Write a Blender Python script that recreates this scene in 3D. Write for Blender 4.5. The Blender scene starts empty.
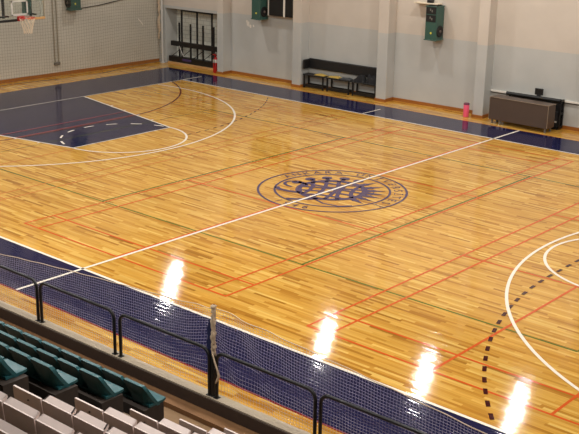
import bpy, math, random
from mathutils import Vector, Matrix
random.seed(11)
PI = math.pi
scene = bpy.context.scene
COL = scene.collection

# ------------------------------------------------------------------ helpers
class MB:
    """collects shapes and links them as one mesh object"""
    def __init__(self):
        self.v, self.f, self.sm = [], [], []
    def add(self, verts, faces, smooth=False):
        o = len(self.v)
        self.v += [tuple(p) for p in verts]
        self.f += [tuple(i + o for i in f) for f in faces]
        self.sm += [smooth] * len(faces)
        return self
    def box(self, x0, x1, y0, y1, z0, z1, c=0.0):
        if c <= 0:
            vs = [(x, y, z) for z in (z0, z1) for y in (y0, y1) for x in (x0, x1)]
            fs = [(0, 2, 3, 1), (4, 5, 7, 6), (0, 1, 5, 4), (2, 6, 7, 3), (0, 4, 6, 2), (1, 3, 7, 5)]
            return self.add(vs, fs)
        # chamfered box: rings of an octagonal section
        def ring(z, i):
            a0, a1, b0, b1 = x0 + i, x1 - i, y0 + i, y1 - i
            return [(a0 + c, b0, z), (a1 - c, b0, z), (a1, b0 + c, z), (a1, b1 - c, z),
                    (a1 - c, b1, z), (a0 + c, b1, z), (a0, b1 - c, z), (a0, b0 + c, z)]
        vs = ring(z0, c * .7) + ring(z0 + c, 0) + ring(z1 - c, 0) + ring(z1, c * .7)
        fs = [tuple(range(7, -1, -1)), tuple(range(24, 32))]
        for r in range(3):
            for k in range(8):
                a = r * 8 + k; b = r * 8 + (k + 1) % 8
                fs.append((a, b, b + 8, a + 8))
        return self.add(vs, fs)
    def tube(self, pts, r, n=8, smooth=True, cap=True):
        pts = [Vector(p) for p in pts]
        m = len(pts); vs = []; fs = []
        rr = r if isinstance(r, (list, tuple)) else [r] * m
        prev = None
        for i, p in enumerate(pts):
            t = (pts[min(i + 1, m - 1)] - pts[max(i - 1, 0)]).normalized()
            if prev is None:
                up = Vector((0, 0, 1)) if abs(t.z) < .9 else Vector((1, 0, 0))
                a = t.cross(up).normalized()
            else:
                a = (prev - t * prev.dot(t)).normalized()
            prev = a
            b = t.cross(a)
            for k in range(n):
                an = 2 * PI * k / n
                vs.append(p + (a * math.cos(an) + b * math.sin(an)) * rr[i])
        for i in range(m - 1):
            for k in range(n):
                k2 = (k + 1) % n
                fs.append((i * n + k, i * n + k2, (i + 1) * n + k2, (i + 1) * n + k))
        self.add(vs, fs, smooth)
        if cap:
            self.add(vs[:n], [tuple(range(n - 1, -1, -1))]); self.add(vs[-n:], [tuple(range(n))])
        return self
    def lathe(self, prof, cx, cy, n=24, smooth=True, axis='z', o=0):
        """prof: (radius, height) pairs round an axis through (cx, cy)"""
        vs = []; fs = []
        for r, h in prof:
            for k in range(n):
                a = 2 * PI * k / n
                u, w = r * math.cos(a), r * math.sin(a)
                if axis == 'z': vs.append((cx + u, cy + w, h))
                elif axis == 'x': vs.append((h, cx + u, cy + w))
                else: vs.append((cx + u, h, cy + w))
        for i in range(len(prof) - 1):
            for k in range(n):
                k2 = (k + 1) % n
                fs.append((i * n + k, i * n + k2, (i + 1) * n + k2, (i + 1) * n + k))
        return self.add(vs, fs, smooth)
    def build(self, name, mat, parent=None, xf=None):
        me = bpy.data.meshes.new(name)
        vs = self.v if xf is None else [tuple(xf @ Vector(p)) for p in self.v]
        me.from_pydata(vs, [], self.f)
        me.polygons.foreach_set('use_smooth', self.sm)
        me.materials.append(mat)
        me.update()
        o = bpy.data.objects.new(name, me); COL.objects.link(o)
        if parent is not None: o.parent = parent
        return o

def cord(mb, a, c, r):
    """one square-section length of net cord"""
    t = (c - a).normalized(); u = t.cross(Vector((0, 1, 0)) if abs(t.y) < .8 else Vector((1, 0, 0))).normalized() * r; w = t.cross(u).normalized() * r
    mb.add([a + u, a + w, a - u, a - w, c + u, c + w, c - u, c - w], [(0, 1, 5, 4), (1, 2, 6, 5), (2, 3, 7, 6), (3, 0, 4, 7)], True)
def tag(o, label=None, cat=None, group=None, kind=None):
    if label: o['label'] = label
    if cat: o['category'] = cat
    if group: o['group'] = group
    if kind: o['kind'] = kind
    return o
def thing(name, label, cat, loc=(0, 0, 0), rz=0.0, group=None):
    o = bpy.data.objects.new(name, None); COL.objects.link(o)
    o.location = loc; o.rotation_euler = (0, 0, rz); o.empty_display_size = .1
    return tag(o, label, cat, group)
def dup(root, loc, rz, label, group=None):
    r = root.copy(); COL.objects.link(r); r.location = loc; r.rotation_euler = (0, 0, rz)
    r['label'] = label
    if group: r['group'] = group
    for ch in list(root.children):
        c = ch.copy(); COL.objects.link(c); c.parent = r
        for g in list(ch.children):
            d = g.copy(); COL.objects.link(d); d.parent = c
    return r
def struct(mb, name, mat, parent=None, xf=None):
    o = mb.build(name, mat, parent, xf)
    if parent is None: o['kind'] = 'structure'
    return o

# ------------------------------------------------------------------ materials
def srgb(r, g, b):
    def c(u):
        u /= 255.0
        return u / 12.92 if u <= .04045 else ((u + .055) / 1.055) ** 2.4
    return (c(r), c(g), c(b), 1)
def mat(name, col, rough=.6, metal=0.0, bump=0.0, scale=30, vary=.06, spec=.5, coat=0.0):
    m = bpy.data.materials.new(name); m.use_nodes = True
    nt = m.node_tree; b = nt.nodes['Principled BSDF']
    b.inputs['Roughness'].default_value = rough; b.inputs['Metallic'].default_value = metal
    b.inputs['Specular IOR Level'].default_value = spec
    b.inputs['Coat Weight'].default_value = coat
    tc = nt.nodes.new('ShaderNodeTexCoord')
    no = nt.nodes.new('ShaderNodeTexNoise'); no.inputs['Scale'].default_value = scale; no.inputs['Detail'].default_value = 5
    nt.links.new(tc.outputs['Object'], no.inputs['Vector'])
    mx = nt.nodes.new('ShaderNodeMix'); mx.data_type = 'RGBA'
    mx.inputs[6].default_value = tuple(c * (1 - vary) for c in col[:3]) + (1,)
    mx.inputs[7].default_value = tuple(min(1, c * (1 + vary)) for c in col[:3]) + (1,)
    nt.links.new(no.outputs['Fac'], mx.inputs[0]); nt.links.new(mx.outputs[2], b.inputs['Base Color'])
    if bump:
        bp = nt.nodes.new('ShaderNodeBump'); bp.inputs['Strength'].default_value = bump; bp.inputs['Distance'].default_value = .01
        nt.links.new(no.outputs['Fac'], bp.inputs['Height']); nt.links.new(bp.outputs['Normal'], b.inputs['Normal'])
    return m
def math_node(nt, op, a, b=None):
    n = nt.nodes.new('ShaderNodeMath'); n.operation = op
    for i, x in enumerate((a, b)):
        if x is None: continue
        if isinstance(x, (int, float)): n.inputs[i].default_value = x
        else: nt.links.new(x, n.inputs[i])
    return n.outputs[0]
FLOOR_ROUGH = .075
def floor_bump(nt, b, strength=.115):
    """long shallow waves of the laid boards, shared by the wood and the paint on it"""
    ge = nt.nodes.new('ShaderNodeNewGeometry')
    mp = nt.nodes.new('ShaderNodeMapping'); mp.inputs['Scale'].default_value = (.9, 17.0, 1)
    nt.links.new(ge.outputs['Position'], mp.inputs['Vector'])
    no = nt.nodes.new('ShaderNodeTexNoise'); no.inputs['Scale'].default_value = 1.0; no.inputs['Detail'].default_value = 2
    nt.links.new(mp.outputs[0], no.inputs['Vector'])
    bp = nt.nodes.new('ShaderNodeBump'); bp.inputs['Strength'].default_value = strength; bp.inputs['Distance'].default_value = .02
    nt.links.new(no.outputs['Fac'], bp.inputs['Height']); nt.links.new(bp.outputs['Normal'], b.inputs['Normal'])
def wood_floor():
    m = bpy.data.materials.new('strip_parquet'); m.use_nodes = True
    nt = m.node_tree; b = nt.nodes['Principled BSDF']; L = nt.links
    ge = nt.nodes.new('ShaderNodeNewGeometry'); sp = nt.nodes.new('ShaderNodeSeparateXYZ')
    L.new(ge.outputs['Position'], sp.inputs[0])
    W, LEN = .06, .75
    row = math_node(nt, 'FLOOR', math_node(nt, 'DIVIDE', sp.outputs[1], W))
    wn = nt.nodes.new('ShaderNodeTexWhiteNoise'); wn.noise_dimensions = '1D'; L.new(row, wn.inputs['W'])
    xo = math_node(nt, 'ADD', math_node(nt, 'DIVIDE', sp.outputs[0], LEN), math_node(nt, 'MULTIPLY', wn.outputs['Value'], 7.3))
    cell = math_node(nt, 'FLOOR', xo)
    cb = nt.nodes.new('ShaderNodeCombineXYZ'); L.new(cell, cb.inputs[0]); L.new(row, cb.inputs[1])
    w2 = nt.nodes.new('ShaderNodeTexWhiteNoise'); w2.noise_dimensions = '2D'; L.new(cb.outputs[0], w2.inputs['Vector'])
    ramp = nt.nodes.new('ShaderNodeValToRGB'); r = ramp.color_ramp
    r.elements[0].position = 0; r.elements[0].color = srgb(152, 102, 34)
    r.elements[1].position = 1; r.elements[1].color = srgb(216, 176, 92)
    for p, c in ((.07, srgb(170, 116, 42)), (.22, srgb(188, 136, 54)), (.55, srgb(197, 147, 62)), (.85, srgb(205, 158, 74))):
        e = r.elements.new(p); e.color = c
    L.new(w2.outputs['Value'], ramp.inputs[0])
    # grain along the boards
    mp = nt.nodes.new('ShaderNodeMapping'); mp.inputs['Scale'].default_value = (1.4, 26, 1); L.new(ge.outputs['Position'], mp.inputs['Vector'])
    gn = nt.nodes.new('ShaderNodeTexNoise'); gn.inputs['Scale'].default_value = 1; gn.inputs['Detail'].default_value = 6; L.new(mp.outputs[0], gn.inputs['Vector'])
    # broad wear of the varnish
    wr = nt.nodes.new('ShaderNodeTexNoise'); wr.inputs['Scale'].default_value = .5; wr.inputs['Detail'].default_value = 4
    mp2 = nt.nodes.new('ShaderNodeMapping'); mp2.inputs['Scale'].default_value = (.6, 1.6, 1); L.new(ge.outputs['Position'], mp2.inputs['Vector']); L.new(mp2.outputs[0], wr.inputs['Vector'])
    f = math_node(nt, 'ADD', math_node(nt, 'MULTIPLY', gn.outputs['Fac'], .56), math_node(nt, 'MULTIPLY', wr.outputs['Fac'], .36))
    f = math_node(nt, 'ADD', f, .54)
    vm = nt.nodes.new('ShaderNodeVectorMath'); vm.operation = 'SCALE'; L.new(ramp.outputs[0], vm.inputs[0]); L.new(f, vm.inputs['Scale'])
    L.new(vm.outputs[0], b.inputs['Base Color'])
    b.inputs['Roughness'].default_value = FLOOR_ROUGH; b.inputs['IOR'].default_value = 1.5
    floor_bump(nt, b)
    return m
def paint(name, col, vary=.08):
    m = mat(name, col, FLOOR_ROUGH, 0, 0, 6, vary, .27 if 'navy_court' in name else .38)
    floor_bump(m.node_tree, m.node_tree.nodes['Principled BSDF'])
    return m
def wall_paint(name, low, high, zsplit, brick=False):
    m = bpy.data.materials.new(name); m.use_nodes = True
    nt = m.node_tree; b = nt.nodes['Principled BSDF']; L = nt.links
    ge = nt.nodes.new('ShaderNodeNewGeometry'); sp = nt.nodes.new('ShaderNodeSeparateXYZ'); L.new(ge.outputs['Position'], sp.inputs[0])
    n1 = nt.nodes.new('ShaderNodeTexNoise'); n1.inputs['Scale'].default_value = 1.3; n1.inputs['Detail'].default_value = 6; L.new(ge.outputs['Position'], n1.inputs['Vector'])
    st = math_node(nt, 'GREATER_THAN', sp.outputs[2], zsplit)
    mx = nt.nodes.new('ShaderNodeMix'); mx.data_type = 'RGBA'; mx.inputs[6].default_value = low; mx.inputs[7].default_value = high
    L.new(st, mx.inputs[0])
    vm = nt.nodes.new('ShaderNodeVectorMath'); vm.operation = 'SCALE'; L.new(mx.outputs[2], vm.inputs[0])
    L.new(math_node(nt, 'ADD', math_node(nt, 'MULTIPLY', n1.outputs['Fac'], .22), .89), vm.inputs['Scale'])
    L.new(vm.outputs[0], b.inputs['Base Color'])
    b.inputs['Roughness'].default_value = .62
    if brick:
        br = nt.nodes.new('ShaderNodeTexBrick'); br.inputs['Scale'].default_value = 1
        br.inputs['Brick Width'].default_value = .34; br.inputs['Row Height'].default_value = .16; br.inputs['Mortar Size'].default_value = .012
        cb = nt.nodes.new('ShaderNodeCombineXYZ'); L.new(sp.outputs[0], cb.inputs[0]); L.new(sp.outputs[2], cb.inputs[1]); L.new(cb.outputs[0], br.inputs['Vector'])
        br.inputs['Color1'].default_value = low; br.inputs['Color2'].default_value = tuple(c * .92 for c in low[:3]) + (1,)
        br.inputs['Mortar'].default_value = tuple(c * .7 for c in low[:3]) + (1,)
        L.new(br.outputs['Color'], mx.inputs[6])
    return m

M = {}
M['wood'] = wood_floor()
M['navy'] = paint('navy_court_paint', srgb(30, 30, 62))
M['white_line'] = paint('white_court_paint', srgb(238, 228, 212), .03)
M['red_line'] = paint('orange_red_court_paint', srgb(204, 88, 38), .05)
M['worn_red'] = paint('worn_orange_court_paint', srgb(196, 118, 54), .05)
M['red_key'] = paint('dull_red_court_paint', srgb(150, 58, 70), .05)
M['green_line'] = paint('olive_court_paint', srgb(96, 108, 40), .05)
M['maroon'] = paint('dark_maroon_court_paint', srgb(64, 20, 20), .05)
M['brown_line'] = paint('red_brown_court_paint', srgb(112, 50, 24), .05)
M['trim_red'] = paint('border_red_court_paint', srgb(120, 36, 40), .05)
M['logo'] = paint('violet_navy_emblem_paint', srgb(64, 50, 88), .05)
GREY, BEIGE = srgb(182, 182, 178), srgb(198, 188, 176)
M['wall'] = wall_paint('two_tone_wall_paint', GREY, BEIGE, 2.31)
M['endwall'] = wall_paint('greyish_beige_wall_paint', srgb(192, 186, 172), srgb(196, 188, 172), 2.9)
M['niche'] = wall_paint('whitewashed_block_wall', srgb(232, 234, 224), BEIGE, 9, True)
M['plain'] = mat('off_white_plaster', srgb(196, 190, 180), .8, 0, .1, 3)
M['ceil'] = mat('ceiling_grey', srgb(112, 110, 106), .9, 0, 0, 2)
M['skirting'] = mat('varnished_skirting', srgb(154, 94, 38), .35, 0, .1, 12, .15)
M['concrete'] = mat('kerb_concrete', srgb(170, 156, 136), .85, 0, .4, 22, .18)
M['kerb_face'] = mat('dark_brown_kerb_paint', srgb(62, 48, 40), .7, 0, .3, 14, .2)
M['tan_floor'] = mat('tan_walkway_screed', srgb(124, 96, 65), .75, 0, .3, 9, .22)
M['plank'] = mat('orange_brown_walkway_strip', srgb(122, 86, 52), .7, 0, .2, 9, .2)
M['terrace'] = mat('terrace_concrete', srgb(112, 92, 72), .85, 0, .4, 12, .2)
M['plinth'] = mat('dark_seat_plinth', srgb(48, 38, 32), .8, 0, .3, 14, .2)
M['teal'] = mat('teal_seat_plastic', srgb(34, 84, 90), .33, 0, .05, 18, .12)
M['white_seat'] = mat('aged_white_seat_plastic', srgb(208, 192, 186), .5, 0, .1, 16, .08)
M['bolt'] = mat('dark_bolt', srgb(50, 40, 38), .5, .5)
M['black'] = mat('black_enamel', srgb(16, 16, 18), .4, 0, 0, 20)
M['black_pad'] = mat('black_vinyl', srgb(20, 19, 20), .5, 0, .1, 20)
M['black_cloth'] = mat('black_cloth', srgb(19, 19, 22), .85, 0, .5, 25, .3)
M['rope'] = mat('tan_rope', srgb(200, 178, 152), .85, 0, .4, 60)
M['net_white'] = mat('grey_white_net_cord', srgb(176, 168, 178), .8)
M['net_dark'] = mat('brown_net_cord', srgb(112, 100, 80), .8)
M['blue_cloth'] = mat('navy_cloth', srgb(22, 30, 76), .8, 0, .3, 20)
M['grey_rail'] = mat('pale_grey_pole', srgb(196, 194, 188), .4)
M['green_box'] = mat('green_enamel', srgb(50, 84, 75), .4)
M['grille'] = mat('black_grille', srgb(14, 14, 15), .6)
M['grille_hub'] = mat('brown_grey_hub', srgb(92, 80, 72), .5)
M['yellow'] = mat('yellow_badge', srgb(206, 196, 70), .5)
M['beige_metal'] = mat('cream_metal', srgb(214, 200, 176), .5)
M['white_trim'] = mat('white_plastic', srgb(222, 216, 206), .5)
M['brown_panel'] = mat('dark_brown_laminate', srgb(82, 66, 56), .45, 0, 0, 6)
M['panel_edge'] = mat('pale_edge_strip', srgb(150, 132, 112), .5)
M['red'] = mat('red_enamel', srgb(176, 28, 26), .3)
M['pink'] = mat('pink_plastic', srgb(236, 92, 124), .4)
M['dark_pink'] = mat('dark_pink_cap', srgb(104, 42, 66), .5)
M['yellow_cloth'] = mat('mustard_cloth', srgb(176, 146, 66), .85, 0, .4, 25)
M['grey_cloth'] = mat('charcoal_cloth', srgb(58, 60, 62), .85, 0, .4, 25)
M['orange_steel'] = mat('red_orange_steel', srgb(176, 30, 26), .4)
M['tan_pad'] = mat('tan_edge_pad', srgb(196, 152, 98), .6)
M['white_cord'] = mat('white_cord', srgb(224, 206, 180), .8)
M['purple'] = mat('purple_cloth', srgb(66, 48, 92), .8)
M['pipe'] = mat('painted_pipe', srgb(150, 140, 120), .6)
M['grey_metal'] = mat('grey_metal', srgb(120, 116, 108), .45, .3)
def glass():
    m = bpy.data.materials.new('board_glass'); m.use_nodes = True
    nt = m.node_tree; b = nt.nodes['Principled BSDF']
    b.inputs['Base Color'].default_value = (.9, .96, .94, 1); b.inputs['Roughness'].default_value = .03
    b.inputs['Transmission Weight'].default_value = 1.0; b.inputs['IOR'].default_value = 1.45
    return m
M['glass'] = glass()
def lamp_mat(strength):
    m = bpy.data.materials.new('lamp_glow'); m.use_nodes = True
    b = m.node_tree.nodes['Principled BSDF']
    b.inputs['Base Color'].default_value = (.9, .9, .9, 1)
    b.inputs['Emission Color'].default_value = (1.0, .965, .91, 1); b.inputs['Emission Strength'].default_value = strength
    return m
M['lamp'] = lamp_mat(420)

# ------------------------------------------------------------------ frames
WO, WA = Vector((-12.97, 9.42, 0)), math.atan(.025)           # far wall: x along it, y into it
FAR = Matrix.Translation(WO) @ Matrix.Rotation(WA, 4, 'Z')
SA = .02
ST = Matrix.Translation((4, -9.5, 0)) @ Matrix.Rotation(SA, 4, 'Z') @ Matrix.Translation((-4, 9.5, 0))   # stand
H = 9.2

# ------------------------------------------------------------------ floor and its paint
fl = MB()
fl.add([(-17.6, -9.86, 0), (17.5, -9.17, 0), (17.5, 11.2, 0), (-17.6, 11.2, 0)], [(0, 1, 2, 3)])
floor = struct(fl, 'floor', M['wood'])

def ribbon(mb, pts, w, z, closed=False):
    P = [Vector((p[0], p[1])) for p in pts]; n = len(P); vs = []
    for i in range(n):
        if closed: a, b = P[(i - 1) % n], P[(i + 1) % n]
        else: a, b = P[max(i - 1, 0)], P[min(i + 1, n - 1)]
        t = (b - a).normalized(); q = Vector((-t.y, t.x)) * w / 2
        vs += [(*(P[i] + q), z), (*(P[i] - q), z)]
    fs = [(2 * i + 1, 2 * ((i + 1) % n) + 1, 2 * ((i + 1) % n), 2 * i) for i in range(n if closed else n - 1)]
    mb.add(vs, fs)
def arc(cx, cy, r, a0, a1, n=64):
    return [(cx + r * math.cos(math.radians(a0 + (a1 - a0) * i / n)), cy + r * math.sin(math.radians(a0 + (a1 - a0) * i / n))) for i in range(n + 1)]
def dashes(mb, pts, w, z, on, off):
    segs = []; cur = []; d = 0.0; state = True; cur = [pts[0]]
    for a, b in zip(pts[:-1], pts[1:]):
        a, b = Vector(a), Vector(b); L = (b - a).length; s = 0
        while True:
            need = (on if state else off) - d
            if s + need > L:
                d += L - s
                if state: cur.append(tuple(b))
                break
            s += need; d = 0; p = tuple(a + (b - a) * (s / L))
            if state: cur.append(p); segs.append(cur)
            state = not state; cur = [p]
    for sgm in segs:
        if len(sgm) > 1: ribbon(mb, sgm, w, z)
def quad(mb, x0, x1, y0, y1, z): mb.add([(x0, y0, z), (x1, y0, z), (x1, y1, z), (x0, y1, z)], [(0, 1, 2, 3)])

HL, HW, OX, OY = 13.25, 7.5, 15.65, 9.0
FTX, LH, C3, R3 = 7.70, 2.93, 12.07, 6.326
b = MB()
quad(b, -OX, OX, -OY, -HW, .001); quad(b, -OX, OX, HW, OY, .001)
quad(b, -OX, -HL, -HW, HW, .001); quad(b, HL, OX, -HW, HW, .001)
for s in (-1, 1):
    q = [(s * HL, -LH, .001), (s * FTX, -1.8, .001), (s * FTX, 1.8, .001), (s * HL, LH, .001)]
    b.add(q, [(0, 1, 2, 3) if s < 0 else (3, 2, 1, 0)])
b.build('border_paint', M['navy'], floor)['label'] = 'navy painted border and keys'
b = MB()
ribbon(b, [(-OX, -OY), (OX, -OY), (OX, OY), (-OX, OY)], .05, .002, True)
b.build('border_edge_line', M['trim_red'], floor)['label'] = 'dark red edge line of the navy border'
# volleyball
b = MB()
ribbon(b, [(-8.7, -4.44), (8.6, -4.44), (8.6, 4.5), (-8.7, 4.5)], .05, .003, True)
for x in (-3.2, 2.84): ribbon(b, [(x, -4.44), (x, 4.5)], .05, .003)
b.build('volleyball_lines', M['green_line'], floor)['label'] = 'olive green volleyball lines'
# badminton, three courts side by side
b = MB(); bk = MB(); faded = MB()
def court(x0, x1, s0, s1, xc, mb):
    Y0, Y1, L0, L1 = -6.62, 6.72, -5.87, 5.95
    for x in (x0, x1, s0, s1): ribbon(mb, [(x, Y0 - .02), (x, Y1 + .02)], .047, .004)
    for y in (Y0, Y1, L0, L1): ribbon(mb, [(x0, y), (x1, y)], .047, .0045)
    if mb is not faded:
        for y in (-1.82, 1.95): ribbon(mb, [(x0, y), (x1, y)], .05, .0045)
    ribbon(mb, [(xc, Y0), (xc, -1.82)], .05, .0042); ribbon(mb, [(xc, 1.95), (xc, Y1)], .05, .0042)
court(-3.1, 2.92, -2.62, 2.46, -.07, b)
court(4.83, 9.77, 5.30, 9.3, 7.29, b)
b.build('badminton_lines', M['red_line'], floor)['label'] = 'orange red badminton lines'
court(-10.38, -4.9, -9.8, -5.34, -7.6, faded)
faded.build('faded_badminton_lines', M['worn_red'], floor)['label'] = 'faded orange badminton lines'
for x in (-10.38, -9.8):
    h = LH + (FTX - HL) * 0 - (x + HL) / (HL - FTX) * (LH - 1.8)
    ribbon(bk, [(x, -h), (x, h)], .055, .0052)
bk.build('key_cross_lines', M['red_key'], floor)['label'] = 'dull red lines crossing the navy key'
# handball
b = MB(); b6 = MB()
for s in (-1, 1):
    p6 = [(s * x, y) for x, y in [(15.7 - 6 * math.sin(math.radians(90 * t / 30)), -1.5 - 6 * math.cos(math.radians(90 * t / 30))) for t in range(31)]]
    p6 = p6 + [(x, -y) for x, y in reversed(p6)]
    p6 = [p for p in p6 if abs(p[0]) < HL + .02]
    ribbon(b6, p6, .06, .0048)
    p9 = [(s * (15.7 - 9.05 * math.sin(math.radians(t))), -1.5 - 9.05 * math.cos(math.radians(t))) for t in range(30, 91, 2)]
    p9 = p9 + [(x, -y) for x, y in reversed(p9)]
    p9 = [p for p in p9 if abs(p[1]) < HW - .06 and (s > 0 or p[1] > 1.3)]
    dashes(b, p9, .066 if s > 0 else .04, .0056, .18, .20)
b.build('handball_dashes', M['maroon'], floor)['label'] = 'dark maroon dashed handball lines'
b6.build('handball_arcs', M['brown_line'], floor)['label'] = 'red brown handball arcs'
# emblem in the centre circle
b = MB(); Z = .0060
ribbon(b, arc(0, 0, 1.79, 0, 360, 96)[:-1], .055, Z, True); ribbon(b, arc(0, 0, 1.39, 0, 360, 96)[:-1], .055, Z, True)
UP = math.radians(86 - 90)
def E(x, y): return (x * math.cos(UP) - y * math.sin(UP), x * math.sin(UP) + y * math.cos(UP))
def er(pts, w, closed=False, dz=0): ribbon(b, [E(*p) for p in pts], w, Z + dz, closed)
DR, DY = .80, -.02
er(arc(0, DY, DR, 0, 360, 60)[:-1], .15, True)
for k in range(-2, 3):                                   # lattice of the disc
    for s, an in ((-1, -60), (1, 24)):
        c = k * .30; t = math.sqrt(max(0, DR ** 2 - c * c))
        d = Vector((math.cos(math.radians(an)), math.sin(math.radians(an)))); nrm = Vector((-d.y, d.x))
        bow = [nrm * (c + .10 * (1 - q * q) * (1 if k <= 0 else -1)) + d * t * q for q in (-1, -.6, -.2, .2, .6, 1)]
        er([(p.x, p.y + DY) for p in bow], .10, dz=.0004 * (s + 1))
for i, a in enumerate([188, 164, 140, 116, 95]):          # knobbed rays
    d = Vector((math.cos(math.radians(a)), math.sin(math.radians(a))))
    er([d * .82, d * 1.02], .10)
    er([tuple(d * 1.06 + Vector((.07 * math.cos(q), .07 * math.sin(q)))) for q in [k * PI / 5 for k in range(10)]], .13, True)
    n = Vector((-d.y, d.x)); er([d * 1.10 - n * .11, d * 1.04, d * 1.10 + n * .11], .05, dz=.0005)
for a in (76, 58, 42, 28, 14, 0, -14):                   # pointed rays
    d = Vector((math.cos(math.radians(a)), math.sin(math.radians(a)))); n = Vector((-d.y, d.x))
    p = [E(*(d * .82 + n * .10)), E(*(d * .82 - n * .10)), E(*(d * 1.32))]
    b.add([(x, y, Z + .0003) for x, y in p], [(0, 1, 2)])
    er([d * .98 - n * .09, d * 1.06, d * .98 + n * .09], .045, dz=.0006)
er([(-.35, -.74), (-.62, -.86), (-.92, -.90), (-1.1, -.80)], .13)
er([(.28, -.80), (.12, -1.02), (-.06, -1.22), (-.22, -1.34)], .13)
er([(.2, -.86), (.62, -.98), (1.02, -.88), (1.2, -.62)], .06)
er([(-.94 + .30 * math.cos(t), -.30 + .24 * math.sin(t)) for t in [k * PI / 10 for k in range(1, 17)]], .08)
b.build('center_emblem', M['logo'], floor)['label'] = 'violet navy sun disc emblem inside two rings'

def glyphs(text, size, depth=0):
    cu = bpy.data.curves.new('lettering', 'FONT'); cu.body = text; cu.size = size; cu.align_x = 'CENTER'
    o = bpy.data.objects.new('lettering', cu); COL.objects.link(o)
    dg = bpy.context.evaluated_depsgraph_get(); dg.update()
    me = bpy.data.meshes.new_from_object(o.evaluated_get(dg))
    vs = [v.co.copy() for v in me.vertices]; fs = [tuple(p.vertices) for p in me.polygons]
    bpy.data.objects.remove(o); bpy.data.curves.remove(cu); bpy.data.meshes.remove(me)
    return vs, fs
b = MB()
def ring_text(txt, a_mid, step, r, inward):
    n = len(txt)
    for i, ch in enumerate(txt):
        if ch == ' ': continue
        a = a_mid + (step * ((n - 1) / 2 - i)) * (1 if not inward else -1)
        vs, fs = glyphs(ch, .30)
        rot = math.radians(a - 90 if not inward else a + 90); c, s = math.cos(rot), math.sin(rot)
        off = -.10
        ox, oy = r * math.cos(math.radians(a)), r * math.sin(math.radians(a))
        b.add([(ox + v.x * c - (v.y + off) * s, oy + v.x * s + (v.y + off) * c, Z) for v in vs], fs)
ring_text('ANKARA \u00dcN\u0130VERS\u0130TES\u0130', 82, 10.2, 1.59, False)
ring_text('1946', -88, 9.5, 1.59, True)
b.build('emblem_lettering', M['logo'], floor)['label'] = 'ring of lettering round the emblem'
# basketball
b = MB(); W = .06; Z = .0075
ribbon(b, [(-HL, -HW), (HL, -HW), (HL, HW), (-HL, HW)], .07, Z, True)
ribbon(b, [(0, -OY + .02), (0, OY)], .065, Z)
for s in (-1, 1):
    ribbon(b, [(s * HL, -LH), (s * FTX, -1.8), (s * FTX, 1.8), (s * HL, LH)], W, Z)
    sgn = 1 if s < 0 else -1
    base = 0 if s < 0 else 180
    ribbon(b, arc(s * FTX, 0, 1.8, base - 90, base + 90, 40), W, Z)
    dashes(b, arc(s * FTX, 0, 1.77, base + 98, base + 268, 60), W, Z, .34, .40)
    ribbon(b, arc(s * C3, 0, R3, base - 100, base + 100, 90), W, Z)
    ribbon(b, [(s * 4.85, HW), (s * 4.85, HW + 1.0)], .05, Z)
    ribbon(b, [(s * HL, HW), (s * HL, HW + 1.0)], .05, Z)
    for sy in (-1, 1):                                   # lane marks
        for x in (11.4, 10.55, 9.7, 8.85):
            h = LH - (HL - x) / (HL - FTX) * (LH - 1.8)
            ribbon(b, [(s * x, sy * h), (s * x, sy * (h + .12))], .06, Z)
b.build('basketball_lines', M['white_line'], floor)['label'] = 'white basketball lines'

# ------------------------------------------------------------------ far wall, niche, end wall, shell
DEP = .45                                                  # depth of the bays between the pilasters
bays = [(-17.0, -13.33), (-13.02, -9.60), (-9.20, -5.88), (-5.47, -2.09), (-1.72, 1.75), (2.1, 5.5), (5.85, 9.25), (9.6, 13.0), (13.35, 17.3)]
def fx(x): return (x + 12.97)                              # world x -> far-wall local x
w = MB()
for x0, x1 in bays[1:]:
    w.box(fx(x0) - .2, fx(x1) + .2, DEP, DEP + .25, 0, H)
w.box(fx(-16.62), fx(-13.15), DEP, DEP + .95, 2.2, H); w.box(fx(-17.6), fx(-16.62), DEP, DEP + .95, 0, H)
struct(w, 'wall_far', M['wall'], None, FAR)
w = MB(); w.box(fx(-16.63), fx(-13.1), DEP + .65, DEP + .9, 0, 2.25); w.box(fx(-13.33), fx(-13.1), DEP + .05, DEP + .66, 0, 2.25)
struct(w, 'wall_niche', M['niche'], None, FAR)
for i, (x0, x1) in enumerate(zip([q[1] for q in bays[:-1]], [q[0] for q in bays[1:]])):
    w = MB(); w.box(fx(x0), fx(x1), 0, DEP + .1, 0, H, .012)
    struct(w, 'trim_%d' % (i + 1), M['wall'], None, FAR)
s = MB(); SK = .11
for i, (x0, x1) in enumerate(bays):
    if i: s.box(fx(x0 if i > 1 else max(x0, -17.1)), fx(x1), DEP - .02, DEP, 0, SK); s.box(fx(x0), fx(x0) + .02, .0, DEP, 0, SK); s.box(fx(x1) - .02, fx(x1), .0, DEP, 0, SK)
    if i + 1 < len(bays): s.box(fx(x1) - .02, fx(bays[i + 1][0]) + .02, -.02, 0, 0, SK * .8)
struct(s, 'baseboard_far', M['skirting'], None, FAR)
LEFT = Matrix.Translation((-17.08, 5.5, 0)) @ Matrix.Rotation(math.radians(-1.5), 4, 'Z')     # end wall: face at x = 0
w = MB(); w.box(-.35, 0, -26.8, 5.0, 0, H); struct(w, 'wall_left', M['endwall'], None, LEFT)
s = MB(); s.box(0, .02, -15.2, 4.2, 0, .13); struct(s, 'baseboard_left', M['skirting'], None, LEFT)
w = MB(); w.box(17.2, 17.5, -21.5, 11, -.4, H); struct(w, 'wall_right', M['plain'])
w = MB(); w.box(-17.3, 17.5, -21.5, -21.2, -.4, H); struct(w, 'wall_near', M['plain'])
w = MB(); w.box(-17.6, 17.6, -21.6, 11.4, H, H + .2); struct(w, 'ceiling', M['ceil'])
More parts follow.
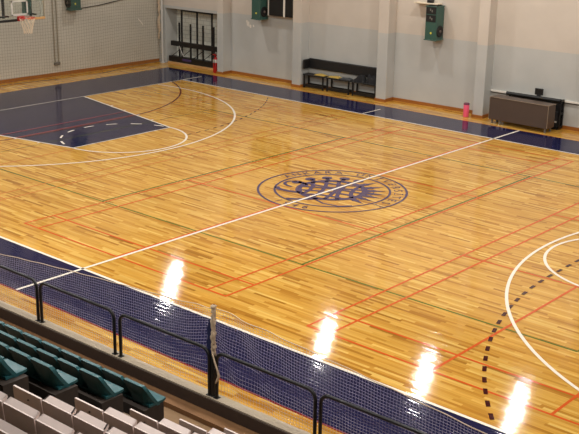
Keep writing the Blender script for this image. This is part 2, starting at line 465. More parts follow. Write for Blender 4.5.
# patched plaster and the cable duct belong to the wall
b = MB()
for cx, cz, r in ((-12.15, 1.98, .10), (-12.02, 1.9, .07), (-11.86, 1.92, .05), (-12.2, 2.06, .06)):
    pts = [(fx(cx) + r * random.uniform(.6, 1) * math.cos(t), DEP - .004, cz + 1.2 * r * random.uniform(.6, 1) * math.sin(t)) for t in [k * PI / 5 for k in range(10)]]
    b.add(pts, [tuple(range(10))])
wf = bpy.data.objects['wall_far']
b.build('plaster_patch', M['white_trim'], wf, FAR)['label'] = 'flaked white plaster patches'
b = MB(); b.box(fx(-1.70), fx(1.74), DEP - .06, DEP, .83, .88); 
b.build('cable_duct', M['white_trim'], wf, FAR)['label'] = 'white cable duct'
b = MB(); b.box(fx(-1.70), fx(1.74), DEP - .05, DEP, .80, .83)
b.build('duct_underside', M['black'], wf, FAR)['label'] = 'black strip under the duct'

# ------------------------------------------------------------------ grandstand
DY, DZ = .7265, .40
def tread(k): return -.28 + DZ * k
def back_y(k): return -10.624 - DY * k
g = MB()
XA, XB = -17, 17
g.box(XA, XB, -21.0, back_y(0) - .16, -1.0, tread(0), 0)
for k in range(1, 12):
    g.box(XA, XB, -21.0, back_y(k) + .56, tread(k - 1), tread(k))
stand = struct(g, 'grandstand', M['terrace'], None, ST)
g = MB(); g.box(XA, XB, -10.9, -9.79, -.8, -.28); g.build('walkway', M['tan_floor'], stand, ST)['label'] = 'tan screed walkway'
g = MB(); g.box(XA, XB, -9.79, -9.54, -.8, -.2); g.build('walkway_strip', M['plank'], stand, ST)['label'] = 'orange brown strip along the kerb'
g = MB(); g.box(XA, XB, -9.575, -9.55, -.6, -.012); g.build('kerb_face', M['kerb_face'], stand, ST)['label'] = 'dark brown kerb face'
g = MB(); g.box(XA, XB, -9.552, -9.39, -.6, .008); g.build('kerb_top', M['concrete'], stand, ST)['label'] = 'pale grey concrete kerb top'
g = MB()
for k in range(0, 8):                                     # aisle half steps
    g.box(5.55, 6.85, back_y(k) - .44, back_y(k) - .06, tread(k), tread(k) + .2)
g.build('aisle_step', M['plank'], stand, ST)['label'] = 'orange brown half steps of the aisle'
g = MB()
for k in range(0, 5):
    g.box(2.6 - 2.0 * k if k < 3 else 2.6 - 1.0 * k, 5.27, back_y(k) - .0, back_y(k) + .36, tread(k), tread(k) + .43)
for k in range(0, 7):
    g.box(7.02, 9.4, back_y(k) - .19, back_y(k) + .18, tread(k), tread(k) + .50)
g.build('seat_plinth', M['plinth'], stand, ST)['label'] = 'dark plinths under the seats'

# ------------------------------------------------------------------ seats
PITCH = .455
def shell(mb, fn, nu, nv, th):
    """closed shell over a grid: fn(u, v) -> (front point, rear offset)"""
    F = [[Vector(fn(i / nu, j / nv)) for j in range(nv + 1)] for i in range(nu + 1)]
    off = Vector(th)
    vs = []; idx = lambda i, j, s: (i * (nv + 1) + j) * 2 + s
    for i in range(nu + 1):
        for j in range(nv + 1): vs += [F[i][j], F[i][j] + off]
    fs = []
    for i in range(nu):
        for j in range(nv):
            fs.append((idx(i, j, 0), idx(i + 1, j, 0), idx(i + 1, j + 1, 0), idx(i, j + 1, 0)))
            fs.append((idx(i, j, 1), idx(i, j + 1, 1), idx(i + 1, j + 1, 1), idx(i + 1, j, 1)))
    for i in range(nu):
        fs.append((idx(i, 0, 0), idx(i, 0, 1), idx(i + 1, 0, 1), idx(i + 1, 0, 0)))
        fs.append((idx(i, nv, 0), idx(i + 1, nv, 0), idx(i + 1, nv, 1), idx(i, nv, 1)))
    for j in range(nv):
        fs.append((idx(0, j, 0), idx(0, j + 1, 0), idx(0, j + 1, 1), idx(0, j, 1)))
        fs.append((idx(nu, j, 0), idx(nu, j, 1), idx(nu, j + 1, 1), idx(nu, j + 1, 0)))
    mb.add(vs, fs)
def seat_back(top, low, half, corner, lean, th, wrap=.13):
    """backrest plate with cut upper corners and edges curved forward; origin on the tread below its top rear edge"""
    mb = MB()
    def fn(u, v):
        s = 2 * u - 1
        z = low + (top - low) * v
        hw = half
        if v > .78: hw = half - corner * ((v - .78) / .22) ** 2
        x = s * hw
        y = th + (1 - v) ** 1.4 * lean + wrap * (abs(s) ** 4) * (1 - v)
        return (x, y, z)
    shell(mb, fn, 10, 9, (0, -th, 0))
    return mb
def seat_pan(z, half, y0, y1, th, dish):
    mb = MB()
    def fn(u, v):
        s = 2 * u - 1
        y = y0 + (y1 - y0) * v
        hw = half * (1 - .10 * max(0, v - .8) / .2)
        zz = z - dish * (1 - abs(s) ** 3) * math.sin(PI * min(1, v * 1.1)) + (.03 if v > .95 else 0) * 0
        return (s * hw, y, zz)
    shell(mb, fn, 10, 8, (0, 0, -th))
    return mb
def make_teal():
    t = thing('stadium_seat', 'teal', 'seat')
    seat_back(.78, .42, .224, .035, .11, .055).build('backrest', M['teal'], t)
    seat_pan(.475, .222, .10, .42, .035, .02).build('seat_pan', M['teal'], t)
    return t
def make_white(lip):
    t = thing('stadium_seat', 'white', 'seat')
    mb = seat_back(.88, .46, .226, .008, .05, .022, .0)
    if lip:                                               # broad rolled lip along the top
        A = [(-.224, .0, .872), (.224, .0, .872), (.205, .075, .915), (-.205, .075, .915)]
        B = [(x * .97, y + .014, z - .03) for x, y, z in A]
        mb.add(A + B, [(0, 1, 2, 3), (7, 6, 5, 4), (0, 4, 5, 1), (1, 5, 6, 2), (2, 6, 7, 3), (3, 7, 4, 0)])
        for sx in (-1, 1):                                # flanks from lip to plate
            P = [(sx * .224, .0, .872), (sx * .205, .075, .915), (sx * .218, .06, .70), (sx * .224, .02, .70)]
            Q = [(x - sx * .02, y, z) for x, y, z in P]
            f = [(0, 1, 2, 3), (7, 6, 5, 4), (0, 4, 5, 1), (1, 5, 6, 2), (2, 6, 7, 3), (3, 7, 4, 0)]
            mb.add(P + Q, f if sx > 0 else [tuple(reversed(q)) for q in f])
    mb.build('backrest', M['white_seat'], t)
    seat_pan(.545, .215, .03, .39, .035, .02).build('seat_pan', M['white_seat'], t)
    if not lip:
        bm = MB(); bm.lathe([(0, -.006), (.009, -.006), (.009, .004)], .02, .80, 10, False, 'y')
        bm.build('bolt', M['bolt'], t)
    return t
ORD = ['first', 'second', 'third', 'fourth', 'fifth', 'sixth', 'seventh', 'eighth', 'ninth']
ROW = ['front', 'second', 'third', 'fourth', 'fifth', 'sixth', 'seventh']
def st(x, y, z):
    p = ST @ Vector((x, y, z)); return (p.x, p.y, p.z)
proto = None
XE = 5.27
for k, n in enumerate([8, 6, 4, 2]):
    for i in range(n):
        loc = st(XE - .222 - PITCH * i - .027 * k, back_y(k), tread(k))
        lab = ('teal plastic stadium seat at the aisle end of the %s row' % ROW[k]) if i == 0 else \
              ('teal plastic stadium seat in the %s row, %s from its aisle end' % (ROW[k], ORD[i]))
        if proto is None:
            proto = make_teal(); proto.location = loc; proto.rotation_euler = (0, 0, SA); proto['label'] = lab; proto['group'] = 'teal seats in the left block'
        else: dup(proto, loc, SA, lab, 'teal seats in the left block')
pl = pf = None
# first seat shown, last seat shown in each row of the white block
XW = 6.96
for k, (a, z) in enumerate([(0, 0), (0, 2), (0, 3), (0, 3), (0, 3), (1, 4), (3, 5)]):
    for i in range(a, z + 1):
        loc = st(XW - .045 * k + .215 + .465 * i, back_y(k) - .205 + .0132 * k, tread(k))
        if i == 0:
            lab = 'plain thin off-white seat at the aisle end of the white block, %s row' % ROW[k]
            if pf is None:
                pf = make_white(False); o = pf; o.location = loc; o.rotation_euler = (0, 0, SA)
            else: o = dup(pf, loc, SA, lab)
        else:
            lab = 'off-white lipped seat in the %s row of the white block, %s from the aisle' % (ROW[k], ORD[i])
            if pl is None:
                pl = make_white(True); o = pl; o.location = loc; o.rotation_euler = (0, 0, SA)
            else: o = dup(pl, loc, SA, lab)
        o['label'] = lab; o['group'] = 'off-white seats in the right block'

# ------------------------------------------------------------------ guard rails on the kerb
def rail(x0, x1, label):
    """one bent-tube panel: two posts and a top bar with rounded corners, on foot plates"""
    c = st((x0 + x1) / 2, -9.49, .008); hw = (x1 - x0) / 2
    t = thing('guard_rail', label, 'railing', c, SA, 'guard rail panels on the kerb')
    Ht, r = .715, .14
    pts = [(-hw, 0, .004), (-hw, 0, Ht - r)] + [(-hw + r - r * math.cos(q), 0, Ht - r + r * math.sin(q)) for q in [k * PI / 16 for k in range(1, 9)]]
    pts += [(-p[0], 0, p[2]) for p in reversed(pts)]
    MB().tube(pts, .026, 10).build('tube_frame', M['black'], t)
    for s in (-1, 1):
        MB().box(s * hw - .04, s * hw + .04, -.04, .04, 0, .012, .004).build('foot_plate', M['black'], t)
for x0, x1, lab in [(-.55, 1.435, 'black tube guard rail panel at the far left, in front of the halfway line'),
                    (1.53, 3.36, 'black tube guard rail panel second from the left'),
                    (3.495, 5.40, 'black tube guard rail panel just left of the net post'),
                    (5.545, 7.33, 'black tube guard rail panel just right of the net post'),
                    (7.42, 9.4, 'black tube guard rail panel at the far right, running out of the bottom edge')]:
    rail(x0, x1, lab)

# ------------------------------------------------------------------ low court-side net and its post
PX = 5.47
def rope_h(x):
    if x <= PX:
        t = (PX - x) / 5.6
        return 1.355 - .30 * t ** .62 - .20 * t ** 2.2
    t = (x - PX) / 5.0
    return 1.355 - .27 * t ** .8 - .16 * t ** 2
NY = -9.425
net = thing('court_net', 'fine white mesh net strung along the near sideline behind the black rails', 'net', (0, 0, 0))
cell, half = .048, .0021
xs = [-1.2 + cell * i for i in range(int((10.9 + 1.2) / cell))]
NR = 26
def npt(x, j):
    h = rope_h(x); z = .03 + (h - .03) * j / NR
    pull = math.exp(-((x - PX) / (.6 if x < PX else .95)) ** 2)
    # cords droop away from the post, where the net is bunched up
    z += pull * .20 * math.sin(PI * j / NR) * (1 - .3 * j / NR)
    y = NY + .025 * math.sin(x * 9 + j * .25) * (.3 + pull)
    p = ST @ Vector((x, y, z)); return p
mesh = MB()
for j in range(NR + 1):
    for i in range(len(xs) - 1):
        cord(mesh, npt(xs[i], j), npt(xs[i + 1], j), half)
for i in range(len(xs)):
    for j in range(0, NR, 1):
        cord(mesh, npt(xs[i], j), npt(xs[i], j + 1), half)
mo = mesh.build('mesh', M['net_white'], net)
b = MB(); b.tube([npt(x, NR) for x in xs], .007, 6); b.build('top_rope', M['rope'], net)['label'] = 'tan top rope'
b = MB()                                                   # bunched end wound round the post
def bunch(z0, z1, r0, n, seed, ox=0.0):
    rnd = random.Random(seed); vs = []; fs = []; m = 14
    for i in range(n + 1):
        z = z0 + (z1 - z0) * i / n
        rr = r0 * (.75 + .5 * rnd.random()); dx = ox + rnd.uniform(-.012, .012)
        if i in (0, n): rr *= .35
        for k in range(m):
            a = 2 * PI * k / m; q = rr * (1 + .22 * math.sin(3 * a + z * 30) + rnd.uniform(-.08, .08))
            vs.append((PX + dx + q * math.cos(a), NY - .05 + q * math.sin(a), z))
    for i in range(n):
        for k in range(m):
            fs.append((i * m + k, i * m + (k + 1) % m, (i + 1) * m + (k + 1) % m, (i + 1) * m + k))
    return [tuple(ST @ Vector(p)) for p in vs], fs
b.add(*bunch(.62, 1.36, .031, 26, 3), smooth=True)
b.add(*bunch(1.28, 1.42, .038, 6, 5), smooth=True)
b.tube([ST @ Vector(p) for p in [(PX + .02, NY - .10, .72), (PX + .09, NY - .125, .60), (PX + .15, NY - .125, .47), (PX + .175, NY - .125, .40), (PX + .14, NY - .125, .33), (PX + .11, NY - .125, .27)]], [.010, .013, .015, .022, .018, .008], 7)
b.build('bunched_end', M['rope'], net)['label'] = 'tan bunched net end and loose cord'
b = MB()
n = 16
vs = []; fs = []
for i in range(n + 1):
    z = 1.17 - .74 * i / n; q = math.sin(PI * min(1, (i / n) * .9 + .1)) ** .6
    xl = PX - .06 - .085 * q + .012 * math.sin(i * 1.3)
    for x, y in ((xl, NY - .034), (PX - .02, NY - .037), (PX - .02, NY - .024), (xl, NY - .021)): vs.append(tuple(ST @ Vector((x, y, z))))
for i in range(n):
    for k in range(4): fs.append((i * 4 + k, i * 4 + (k + 1) % 4, (i + 1) * 4 + (k + 1) % 4, (i + 1) * 4 + k))
fs += [(3, 2, 1, 0), (n * 4, n * 4 + 1, n * 4 + 2, n * 4 + 3)]
b.add(vs, fs); b.build('cloth_strip', M['blue_cloth'], net)['label'] = 'navy cloth strip hanging at the post'
np_ = thing('net_post', 'black post wrapped in bunched tan net between two guard rail panels', 'post', st(PX, NY - .05, .008), SA)
b = MB(); b.box(-.033, .033, -.033, .033, 0, .66, .006); b.box(-.016, .016, -.016, .016, .64, 1.34, .004); b.build('shaft', M['black'], np_)
b = MB(); b.box(-.034, .034, -.045, .045, 0, .012, .003); b.build('foot_plate', M['black'], np_)

# ------------------------------------------------------------------ safety net in front of the end wall
sn = thing('safety_net', 'large brown mesh safety net hanging in front of the end wall', 'net', (0, 0, 0))
m_ = MB(); c_ = .112; hw = .0030
ys = [-8.5 + c_ * i for i in range(int((9.72 + 8.5) / c_))]; zs = [.04 + c_ * i for i in range(52)]
def sp_(y, z):
    yy = y
    if y > 8.6: yy = y - (y - 8.6) * .28 * max(0, (z - 1.2) / 3)     # right edge drawn in above
    return Vector((-16.42 + .05 * math.sin(y * 1.3) * (1 - z / 9) - .22 * max(0, (y - 8.2) / 1.5), yy, z + .05 * math.sin(y * .9 + z * .7)))
for z in zs:
    for y0, y1 in zip(ys[:-1], ys[1:]):
        cord(m_, sp_(y0, z), sp_(y1, z), hw)
for y in ys:
    for z0, z1 in zip(zs[:-1], zs[1:]):
        cord(m_, sp_(y, z0), sp_(y, z1), hw)
m_.build('mesh', M['net_dark'], sn)
b = MB(); b.tube([sp_(y, .04) for y in ys], .011, 6); b.build('bottom_rope', M['net_dark'], sn)
b = MB(); rn = random.Random(4)
b.tube([(-16.80 + rn.uniform(-.02, .02), 9.60 + rn.uniform(-.03, .03), z) for z in [.95 + .12 * i for i in range(36)]], [.02 + .045 * rn.random() for i in range(36)], 8)
b.build('gathered_edge', M['rope'], sn)['label'] = 'brown gathered net edge'
b = MB(); b.tube([(-16.40, 8.16, 1.90), (-16.40, 8.28, 1.78), (-16.41, 8.40, 1.64)], .02, 6); b.build('tape_scrap', M['white_trim'], sn)['label'] = 'white scrap caught in the mesh'
po = thing('pole', 'tall pale grey pole in the far left corner of the hall', 'pole', (-16.70, 9.66, 0))
b = MB(); b.tube([(0, 0, .02), (0, 0, 6.4)], .05, 12); b.build('shaft', M['grey_rail'], po)
b = MB(); b.lathe([(0, 0), (.10, 0), (.10, .02), (.06, .03), (.05, .05)], 0, 0, 16); b.build('foot_plate', M['grey_rail'], po)

# ------------------------------------------------------------------ basketball hoop
hy, hz = -.26, 3.05
hp = thing('basketball_hoop', 'glass basketball backboard with red ring and white net before the end wall', 'hoop', (-12.05, hy, 2.95))
b = MB(); b.box(-.012, .012, -.88, .88, .04, 1.03); b.build('backboard', M['glass'], hp)['label'] = 'clear glass board'
b = MB()
for y in (-.9, .87): b.box(-.02, .02, y, y + .03, 0, 1.06)
b.box(-.02, .02, -.9, .9, 1.03, 1.06)
b.build('board_frame', M['pipe'], hp)
b = MB(); b.box(-.03, .03, -.91, -.1, -.03, .04, .01); b.build('lower_pad', M['black_pad'], hp)['label'] = 'black lower edge pad'
b = MB(); b.box(-.03, .03, .28, .91, -.03, .04, .01); b.build('lower_pad', M['tan_pad'], hp)['label'] = 'tan lower edge pad'
b = MB()
x = .016
for (y0, y1, z0, z1) in [(-.295, .295, .54, .59), (-.295, .295, .14, .19), (-.295, -.245, .14, .59), (.245, .295, .14, .59)]:
    b.box(x - .003, x, y0, y1, z0, z1)
b.build('target_square', M['grey_rail'], hp)
b = MB(); b.box(.0, .10, -.11, .11, -.02, .12, .01); b.box(.10, .16, -.06, .06, .06, .11, .006)
b.build('ring_bracket', M['orange_steel'], hp)
b = MB(); R_ = .225; ring = [(.375 + R_ * math.cos(q), R_ * math.sin(q), .10) for q in [2 * PI * k / 32 for k in range(33)]]
b.tube(ring, .012, 8, cap=False)
rim = b.build('ring', M['orange_steel'], hp)
b = MB(); NS = 12
def hn(k, j):
    rr = [.225, .20, .165, .135, .12][j]; a = 2 * PI * (k + (j % 2) * .5) / NS
    return (.375 + rr * math.cos(a), rr * math.sin(a), .09 - .115 * j)
for k in range(NS):
    for j in range(4):
        b.tube([hn(k, j), hn(k, j + 1)], .006, 5); b.tube([hn(k, j), hn(k - 1 if j % 2 == 0 else k + 1, j + 1)], .006, 5)
b.build('hoop_net', M['white_cord'], hp)
b = MB()
for y in (-.38, .60):
    b.tube([(-.30, y, .05), (-.30, y, H - 2.95)], .045, 8)
    b.tube([(-.30, y, .12), (-.03, y, .12)], .025, 8); b.tube([(-.30, y, .95), (-.03, y, .95)], .025, 8)
b.tube([(-.30, -.38, .95), (-.30, .60, .95)], .03, 8)
b.tube([(-.30, .60, .95), (-2.6, .60, H - 2.95)], .035, 8); b.tube([(-.30, -.38, .95), (-2.6, -.38, H - 2.95)], .035, 8)
b.build('hanging_frame', M['black'], hp)
b = MB(); b.box(-.12, -.05, -.9, -.36, .10, .15, .008); b.build('rear_bar', M['black'], hp)
b = MB(); b.box(-.42, -.18, .36, .56, .12, .9, .02); b.build('winch_box', M['green_box'], hp)['label'] = 'dark green box behind the board'
b = MB(); b.tube([(-.05, .80, .02), (-.05, .80, 1.0)], .022, 8); b.build('side_strut', M['white_trim'], hp)

# ------------------------------------------------------------------ things on the end wall
cd = thing('conduit', 'pair of thin vertical pipes ending in a small box on the end wall', 'pipe', tuple(LEFT @ Vector((.035, -.80, .42))))
for dy in (-.07, .09):
    b = MB(); b.tube([(0, dy, .06), (0, dy, 5.5)], .018, 8); b.build('pipe', M['pipe'], cd)
b = MB(); b.box(-.03, .05, -.12, .14, 0, .10, .01); b.build('junction_box', M['grey_metal'], cd)
b = MB(); b.tube([*[LEFT @ Vector((.020, y, z)) for y, z in ((.42, 2.42), (1.2, 2.47), (1.9, 2.55), (2.7, 2.66), (3.5, 2.80))]], .016, 6)
tag(b.build('cable', M['black']), 'thin dark cable drooping along the end wall from the green heater', 'cable')

def heater(label, xf, w_, d_, h_, slits, group='green fan heaters on the walls'):
    """box hung on a wall: local x across, y out of the wall, fan in the +x flank"""
    t = thing('fan_heater', label, 'heater', (0, 0, 0), 0, group)
    t.matrix_world = xf
    b = MB(); b.box(-w_ / 2, w_ / 2, .06, d_, 0, h_, .015); b.box(-w_ / 2 - .02, w_ / 2 + .02, .04, d_ + .02, 0, .03, .006); b.box(-w_ / 2 - .02, w_ / 2 + .02, .04, d_ + .02, h_ - .03, h_, .006)
    b.build('cabinet', M['green_box'], t)
    b = MB(); b.box(-w_ / 2 + .03, w_ / 2 - .03, 0, .06, .1, h_ - .1); b.build('wall_bracket', M['grey_metal'], t)
    fy = d_ * .56
    b = MB(); xo = w_ / 2
    b.lathe([(0, xo + .012), (.14, xo + .022), (.175, xo + .03), (.19, xo + .012), (.19, xo)], fy, .29, 24, True, 'x')
    gr = b.build('fan_grille', M['grille'], t)
    b = MB(); b.lathe([(0, xo + .05), (.04, xo + .045), (.05, xo + .02)], fy, .29, 14, True, 'x'); b.build('fan_hub', M['grille_hub'], gr)
    if slits:
        for z in (h_ * .54, h_ * .77):
            b = MB(); b.box(-w_ / 2 + .02, w_ / 2 - .03, d_, d_ + .008, z, z + .22); pn = b.build('vent_panel', M['grille'], t)
            b = MB(); b.box(-.05, -.01, d_ + .008, d_ + .011, z + .10, z + .17); b.box(.015, .055, d_ + .008, d_ + .011, z + .06, z + .13); b.build('panel_mark', M['grey_metal'], pn)
    b = MB(); b.lathe([(0, d_ + .006), (.035, d_ + .006), (.035, d_)], .02, .24, 16, False, 'y'); b.build('badge', M['yellow'], t)
    return t
def on_far(x, z):   # flank with the fan looks towards +x, front away from the wall (-y)
    return FAR @ Matrix.Translation((fx(x), DEP, z)) @ Matrix.Scale(-1, 4, Vector((0, 1, 0)))
def far_heater(label, x, z, h_, slits):
    t = heater(label, Matrix.Identity(4), .42, .50, h_, slits)
    # mirror the child meshes in y so that the front faces the hall, then place without any negative scale
    done = set()
    def flip(o):
        for c in o.children:
            if c.data.name not in done:
                done.add(c.data.name)
                for v in c.data.vertices: v.co.y = -v.co.y
                c.data.flip_normals()
            flip(c)
    flip(t)
    p = FAR @ Vector((fx(x), DEP, z)); t.matrix_world = Matrix.Translation(p) @ Matrix.Rotation(WA, 4, 'Z')
    return t
h1 = far_heater('green fan heater with yellow badge on the far wall left of the fourth pilaster', -3.80, 2.26, 1.10, True)
h2 = far_heater('green fan heater beside the black wall panels on the far wall', -11.32, 2.24, 1.12, False)
b = MB(); b.box(fx(-4.62), fx(-3.72), DEP - .30, DEP - .005, 3.375, 3.42, .01)
sh = b.build('wall_shelf', M['beige_metal'], None, FAR); tag(sh, 'cream wall shelf above the green fan heater on the far wall', 'shelf')
b = MB(); b.box(fx(-4.15), fx(-3.97), DEP - .25, DEP - .08, 3.42, 3.52, .01)
tag(b.build('black_box', M['black'], None, FAR), 'small black box on the cream wall shelf', 'box')
h3 = heater('green fan heater high on the end wall beside the two pipes', Matrix.Identity(4), .48, .32, 1.1, False)
h3.matrix_world = LEFT @ Matrix.Translation((0, -.03, 2.40)) @ Matrix.Rotation(-PI / 2, 4, 'Z')
# two dark wall panels beside the second pilaster
dp = thing('display_panel', 'pair of black wall panels in a white frame left of the second pilaster', 'panel', tuple(FAR @ Vector((fx(-10.35), DEP, 2.42))), WA)
for x0, x1 in ((-.56, .13), (.21, .76)):
    b = MB(); b.box(x0, x1, -.24, 0, 0, .92, .01); b.build('screen', M['black'], dp)
for x0, x1 in ((-.60, -.56), (.13, .21), (.76, .79)):
    b = MB(); b.box(x0, x1, -.25, 0, -.01, .93); b.build('frame_bar', M['white_trim'], dp)

# ------------------------------------------------------------------ steel rack in the niche, extinguisher
rk = thing('steel_rack', 'black steel frame rack standing in the whitewashed niche by the corner', 'rack', tuple(FAR @ Vector((fx(-16.42), .56, 0))), WA)
def rb(name, m, *boxes):
    b = MB()
    for q in boxes: b.box(*q, .006)
    return b.build(name, M[m], rk)
for x in (.56, 1.42, 2.23): rb('tall_post', 'black', (x - .026, x + .026, .03, .10, .1, 2.17))
for x in (.50, 1.13, 1.82, 2.40): rb('short_post', 'black', (x - .026, x + .026, -.05, .02, .1, 1.66))
rb('top_bar', 'black', (.52, 2.27, .03, .10, 2.11, 2.17))
rb('cross_band', 'black', (.02, 2.62, -.04, .09, .71, .90))
rb('base_band', 'black', (-.05, 2.45, -.10, .11, .08, .30))
rb('foot_board', 'tan_pad', (-.05, 2.50, -.16, -.10, .0, .07))
b = MB()
for x in (.35, .9, 1.55, 2.1): b.tube([(x - .25, -.08, .28), (x + .2, .0, .62)], .014, 6)
b.build('brace', M['black'], rk)
b = MB(); b.tube([(.55, -.09, .74), (.72, -.09, .45), (.82, -.09, .33)], .016, 6); b.build('pale_rod', M['grey_rail'], rk)
b = MB(); b.box(.75, 1.25, -.125, -.10, .16, .25, .008); b.build('hung_cloth', M['purple'], rk)['label'] = 'purple cloth'
ex = thing('fire_extinguisher', 'red fire extinguisher with pale label standing left of the first pilaster', 'extinguisher', (-13.50, 9.50, 0))
b = MB(); b.lathe([(0, 0), (.09, 0), (.10, .02), (.10, .50), (.085, .56), (.04, .60), (.03, .64), (0, .64)], 0, 0, 24); cyl = b.build('cylinder', M['red'], ex)
b = MB(); b.lathe([(.1015, .40), (.1015, .52)], 0, 0, 24); b.build('label_band', M['white_trim'], cyl)
b = MB(); b.box(-.03, .03, -.05, .05, .64, .70, .008); b.box(-.015, .015, -.14, .03, .70, .73, .005); b.build('valve', M['red'], ex)
b = MB(); b.tube([(0, -.05, .66), (.03, -.12, .6), (.05, -.13, .45), (.06, -.12, .3)], .014, 8); b.build('hose', M['black'], ex)

# ------------------------------------------------------------------ benches with backrest pad in the bay
pad = thing('backrest_pad', 'long black padded back band on the wall above the benches', 'pad', tuple(FAR @ Vector((fx(-9.13), 0, 0))), WA)
b = MB(); b.box(.02, 3.24, DEP - .10, DEP - .005, .69, 1.04, .02); b.build('wall_pad', M['black_pad'], pad)
b = MB(); b.box(.002, .06, .04, DEP - .10, .69, 1.02, .015); b.build('side_pad', M['black_pad'], pad)
def bench(x0, x1, label):
    c = FAR @ Vector((fx((x0 + x1) / 2), .24, 0)); hw_ = (x1 - x0) / 2
    t = thing('bench', label, 'bench', tuple(c), WA, 'benches in the bay')
    b = MB(); b.box(-hw_, hw_, -.16, .16, .46, .51, .01); b.build('seat', M['black_pad'], t)
    for sx in (-1, 1):
        for y in (-.13, .13):
            b = MB(); b.box(sx * (hw_ - .05) - .025, sx * (hw_ - .05) + .025, y - .025, y + .025, 0, .46, .004); b.build('leg', M['black'], t)
    b = MB(); b.box(-hw_ + .05, hw_ - .05, -.14, -.11, .05, .15); b.box(-hw_ + .05, hw_ - .05, .11, .14, .05, .15); b.build('stretcher', M['black'], t)
bench(-9.15, -8.20, 'black bench at the left end of the bay under the back pad')
bench(-8.10, -7.06, 'black bench in the middle of the bay under the back pad')
bench(-6.98, -5.92, 'black bench at the right end of the bay under the dark jackets')
def cloth(name, m, x0, x1, z0, hgt, label, cat, seed, dep=.13, group=None, rows=10):
    """soft folded heap lying on the bench"""
    rnd = random.Random(seed); b = MB(); nu, nv = 16, rows
    ph = [rnd.uniform(0, 6) for _ in range(6)]
    top = []
    for i in range(nu + 1):
        for j in range(nv + 1):
            u, v = i / nu, j / nv
            e = (1 - abs(2 * u - 1) ** 4) * (1 - abs(2 * v - 1) ** 4)
            f = hgt(u) if callable(hgt) else hgt
            z = e * f * (.75 + .25 * math.sin(u * 9 + ph[0]) * math.sin(v * 7 + ph[1])) + .012
            top.append((x0 + (x1 - x0) * u + .01 * math.sin(v * 9 + ph[2]), .24 - dep + 2 * dep * v + .01 * math.sin(u * 11 + ph[3]), z0 + z))
    N = len(top); bot = [(x, y, z0) for x, y, z in top]
    fs = []
    q = lambda i, j: i * (nv + 1) + j
    for i in range(nu):
        for j in range(nv):
            fs.append((q(i, j), q(i + 1, j), q(i + 1, j + 1), q(i, j + 1)))
            fs.append((N + q(i, j), N + q(i, j + 1), N + q(i + 1, j + 1), N + q(i + 1, j)))
    for i in range(nu):
        fs.append((q(i, 0), N + q(i, 0), N + q(i + 1, 0), q(i + 1, 0))); fs.append((q(i, nv), q(i + 1, nv), N + q(i + 1, nv), N + q(i, nv)))
    for j in range(nv):
        fs.append((q(0, j), q(0, j + 1), N + q(0, j + 1), N + q(0, j))); fs.append((q(nu, j), N + q(nu, j), N + q(nu, j + 1), q(nu, j + 1)))
    b.add([(fx(x), y, z) for x, y, z in top + bot], fs, True)
    tag(b.build(name, M[m], None, FAR), label, cat, group)
cloth('folded_towel', 'yellow_cloth', -8.66, -8.21, .51, .05, 'mustard folded cloth on the left bench', 'towel', 1, .13)
cloth('folded_towel', 'yellow_cloth', -8.07, -7.58, .51, .05, 'mustard folded cloth on the middle bench', 'towel', 2, .13)
cloth('folded_towel', 'grey_cloth', -7.54, -7.08, .51, .06, 'charcoal folded cloth on the right of the middle bench', 'towel', 3, .13)
cloth('jacket', 'black_cloth', -6.97, -6.47, .51, lambda u: .10 + .30 * u, 'dark jacket heaped up against the pad, left of two', 'jacket', 7, .12)
cloth('jacket', 'black_cloth', -6.43, -5.95, .51, lambda u: .36 - .10 * u, 'dark jacket heaped up at the right end of the bench', 'jacket', 9, .12)

# ------------------------------------------------------------------ right bay: table, trolley, tub
pk = thing('pink_tub', 'small pink plastic tub with darker lid against the fourth pilaster', 'tub', tuple(FAR @ Vector((fx(-2.24), -.13, 0))))
b = MB(); b.lathe([(0, 0), (.085, 0), (.09, .02), (.092, .39), (.088, .40)], 0, 0, 20); b.build('body', M['pink'], pk)
b = MB(); b.lathe([(.094, .395), (.094, .43), (.08, .45), (0, .455)], 0, 0, 20); b.build('lid', M['dark_pink'], pk)
tb = thing('scorers_table', 'long dark brown panelled table with pale edges by the halfway line', 'table', (-.23, 9.28, 0), math.radians(-1.5))
tl = 1.0
b = MB(); b.box(-tl, tl, -.04, -.015, .14, .82, .004); b.build('front_panel', M['brown_panel'], tb)
for s_ in (-1, 1):
    b = MB(); b.box(s_ * tl - .015, s_ * tl + .015, -.035, .40, .14, .82, .004); b.build('side_panel', M['brown_panel'], tb)
b = MB(); b.box(-tl - .01, tl + .01, -.05, .42, .82, .845, .005); b.build('table_top', M['brown_panel'], tb)
b = MB(); b.box(-tl - .012, tl + .012, -.054, -.045, .832, .848); b.box(tl + .006, tl + .014, -.05, .42, .832, .848); b.box(tl + .010, tl + .018, -.05, -.02, .14, .83)
b.box(-tl - .014, -tl - .006, -.05, -.02, .14, .83)
b.build('edge_strip', M['panel_edge'], tb)['label'] = 'pale edge strips'
for x, y in ((-.92, .03), (-.62, .03), (.93, .03), (.93, .33), (-.92, .33)):
    b = MB(); b.box(x - .025, x + .025, y - .025, y + .025, .0, .14, .004); b.build('leg', M['grey_metal'], tb)
tr = thing('mat_trolley', 'black trolley with a long dark roll standing behind the brown table', 'trolley', tuple(FAR @ Vector((fx(-.08), .26, 0))), WA)
b = MB(); b.tube([(-.98, 0, .875), (.90, 0, .875)], .06, 12); b.build('roll', M['black_pad'], tr)
b = MB()
for y in (-.10, .10): b.box(.86, .92, y - .02, y + .02, .05, .92, .004)
b.box(.86, .92, -.12, .12, .86, .92, .004); b.box(.86, .92, -.12, .12, .05, .11, .004); b.box(.86, .92, -.12, .12, .46, .52, .004)
b.build('end_frame', M['black'], tr)
b = MB()
for y in (-.10, .10): b.box(-.95, -.89, y - .02, y + .02, .05, .82, .004)
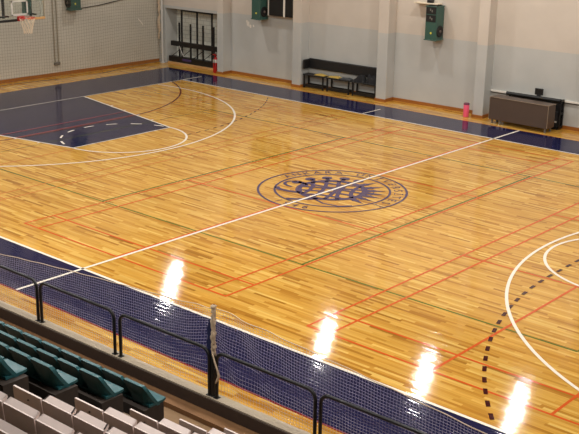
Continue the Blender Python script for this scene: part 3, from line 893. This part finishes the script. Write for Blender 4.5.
b.box(-.95, -.89, -.12, .12, .05, .11, .004); b.build('end_frame', M['black'], tr)
b = MB(); b.box(-.93, .88, -.12, .12, .0, .06, .006); b.build('base', M['black'], tr)
b = MB(); b.box(-.9, .86, .05, .08, .1, .78); b.build('rear_panel', M['black_pad'], tr)
for x in (.63, .78):
    b = MB(); b.box(x - .06, x + .06, -.125, -.05, .10, .55, .006); bg = b.build('hanging_bag', M['black_cloth'], tr)
    b = MB(); b.box(x - .05, x + .05, -.13, -.123, .22, .27); b.build('pale_patch', M['grey_rail'], bg)
sb = thing('monitor', 'small black box screen standing on the roll of the trolley', 'monitor', tuple(FAR @ Vector((fx(.03), .26, .935))), WA)
b = MB(); b.box(-.13, .13, -.03, .03, .03, .23, .008); b.build('casing', M['black'], sb)
b = MB(); b.box(-.06, .06, -.04, .04, 0, .03, .004); b.build('foot', M['black'], sb)

# ------------------------------------------------------------------ ceiling lamps
lp = None
LZ = 8.0
rows = [(6.95, [-13.43, -5.68, -1.55, 1.78, 6.2, 10.4]), (-.6, [-13.4, -9.4, -5.4, -1.4, 2.6, 6.6, 10.6]), (-8.2, [-13.4, -9.4, -5.4, -1.4, 2.6, 6.6, 10.6]), (-12.4, [-5.4, -1.4, 2.6, 6.6, 10.6])]
RN = ['row along the far wall', 'middle row', 'row above the near sideline', 'added fill row above the stand']  # last row is an added fill that brightens the seats of the stand
for ri, (y, xl) in enumerate(rows):
    for i, x in enumerate(xl):
        lab = 'round hall lamp in the %s, %s from the left' % (RN[ri], ORD[i])
        if lp is None:
            lp = thing('ceiling_lamp', lab, 'lamp', (x, y, LZ), 0, 'ceiling lamps')
            b = MB(); b.lathe([(.245, -.01), (.26, .02), (.22, .16), (.12, .30), (.09, .46), (0, .46)], 0, 0, 24); b.build('reflector', M['grey_metal'], lp)
            b = MB(); b.lathe([(0, 0), (.20, 0)], 0, 0, 24, False)
            g_ = b.build('diffuser', M['lamp'], lp); g_.data.flip_normals()
            b = MB(); b.tube([(0, 0, .44), (0, 0, H - LZ)], .012, 6); b.build('hanging_rod', M['black'], lp)
        else: dup(lp, (x, y, LZ), 0, lab, 'ceiling lamps')

# ------------------------------------------------------------------ world, camera, view
wd = bpy.data.worlds.new('hall_air'); scene.world = wd; wd.use_nodes = True
wd.node_tree.nodes['Background'].inputs[0].default_value = (.8, .85, .9, 1); wd.node_tree.nodes['Background'].inputs[1].default_value = .1
cam = bpy.data.cameras.new('camera'); co = bpy.data.objects.new('camera', cam); COL.objects.link(co)
fw = Vector((-0.62420913, 0.71980809, -0.3037092)); rt = Vector((0.75192613, 0.65903987, 0.01653909)); up = Vector((-0.21206144, 0.21804303, 0.95262122))
mw = Matrix(((rt.x, up.x, -fw.x), (rt.y, up.y, -fw.y), (rt.z, up.z, -fw.z))).to_4x4()
mw.translation = Vector((15.0765, -18.9392, 7.0075))
co.matrix_world = mw
cam.sensor_fit = 'HORIZONTAL'; cam.sensor_width = 36; cam.lens = 36 * 1044.643 / 579; cam.clip_end = 200
scene.camera = co
scene.view_settings.view_transform = 'Standard'
scene.view_settings.look = 'None'
scene.view_settings.gamma = 1.0
scene.view_settings.exposure = 0.0
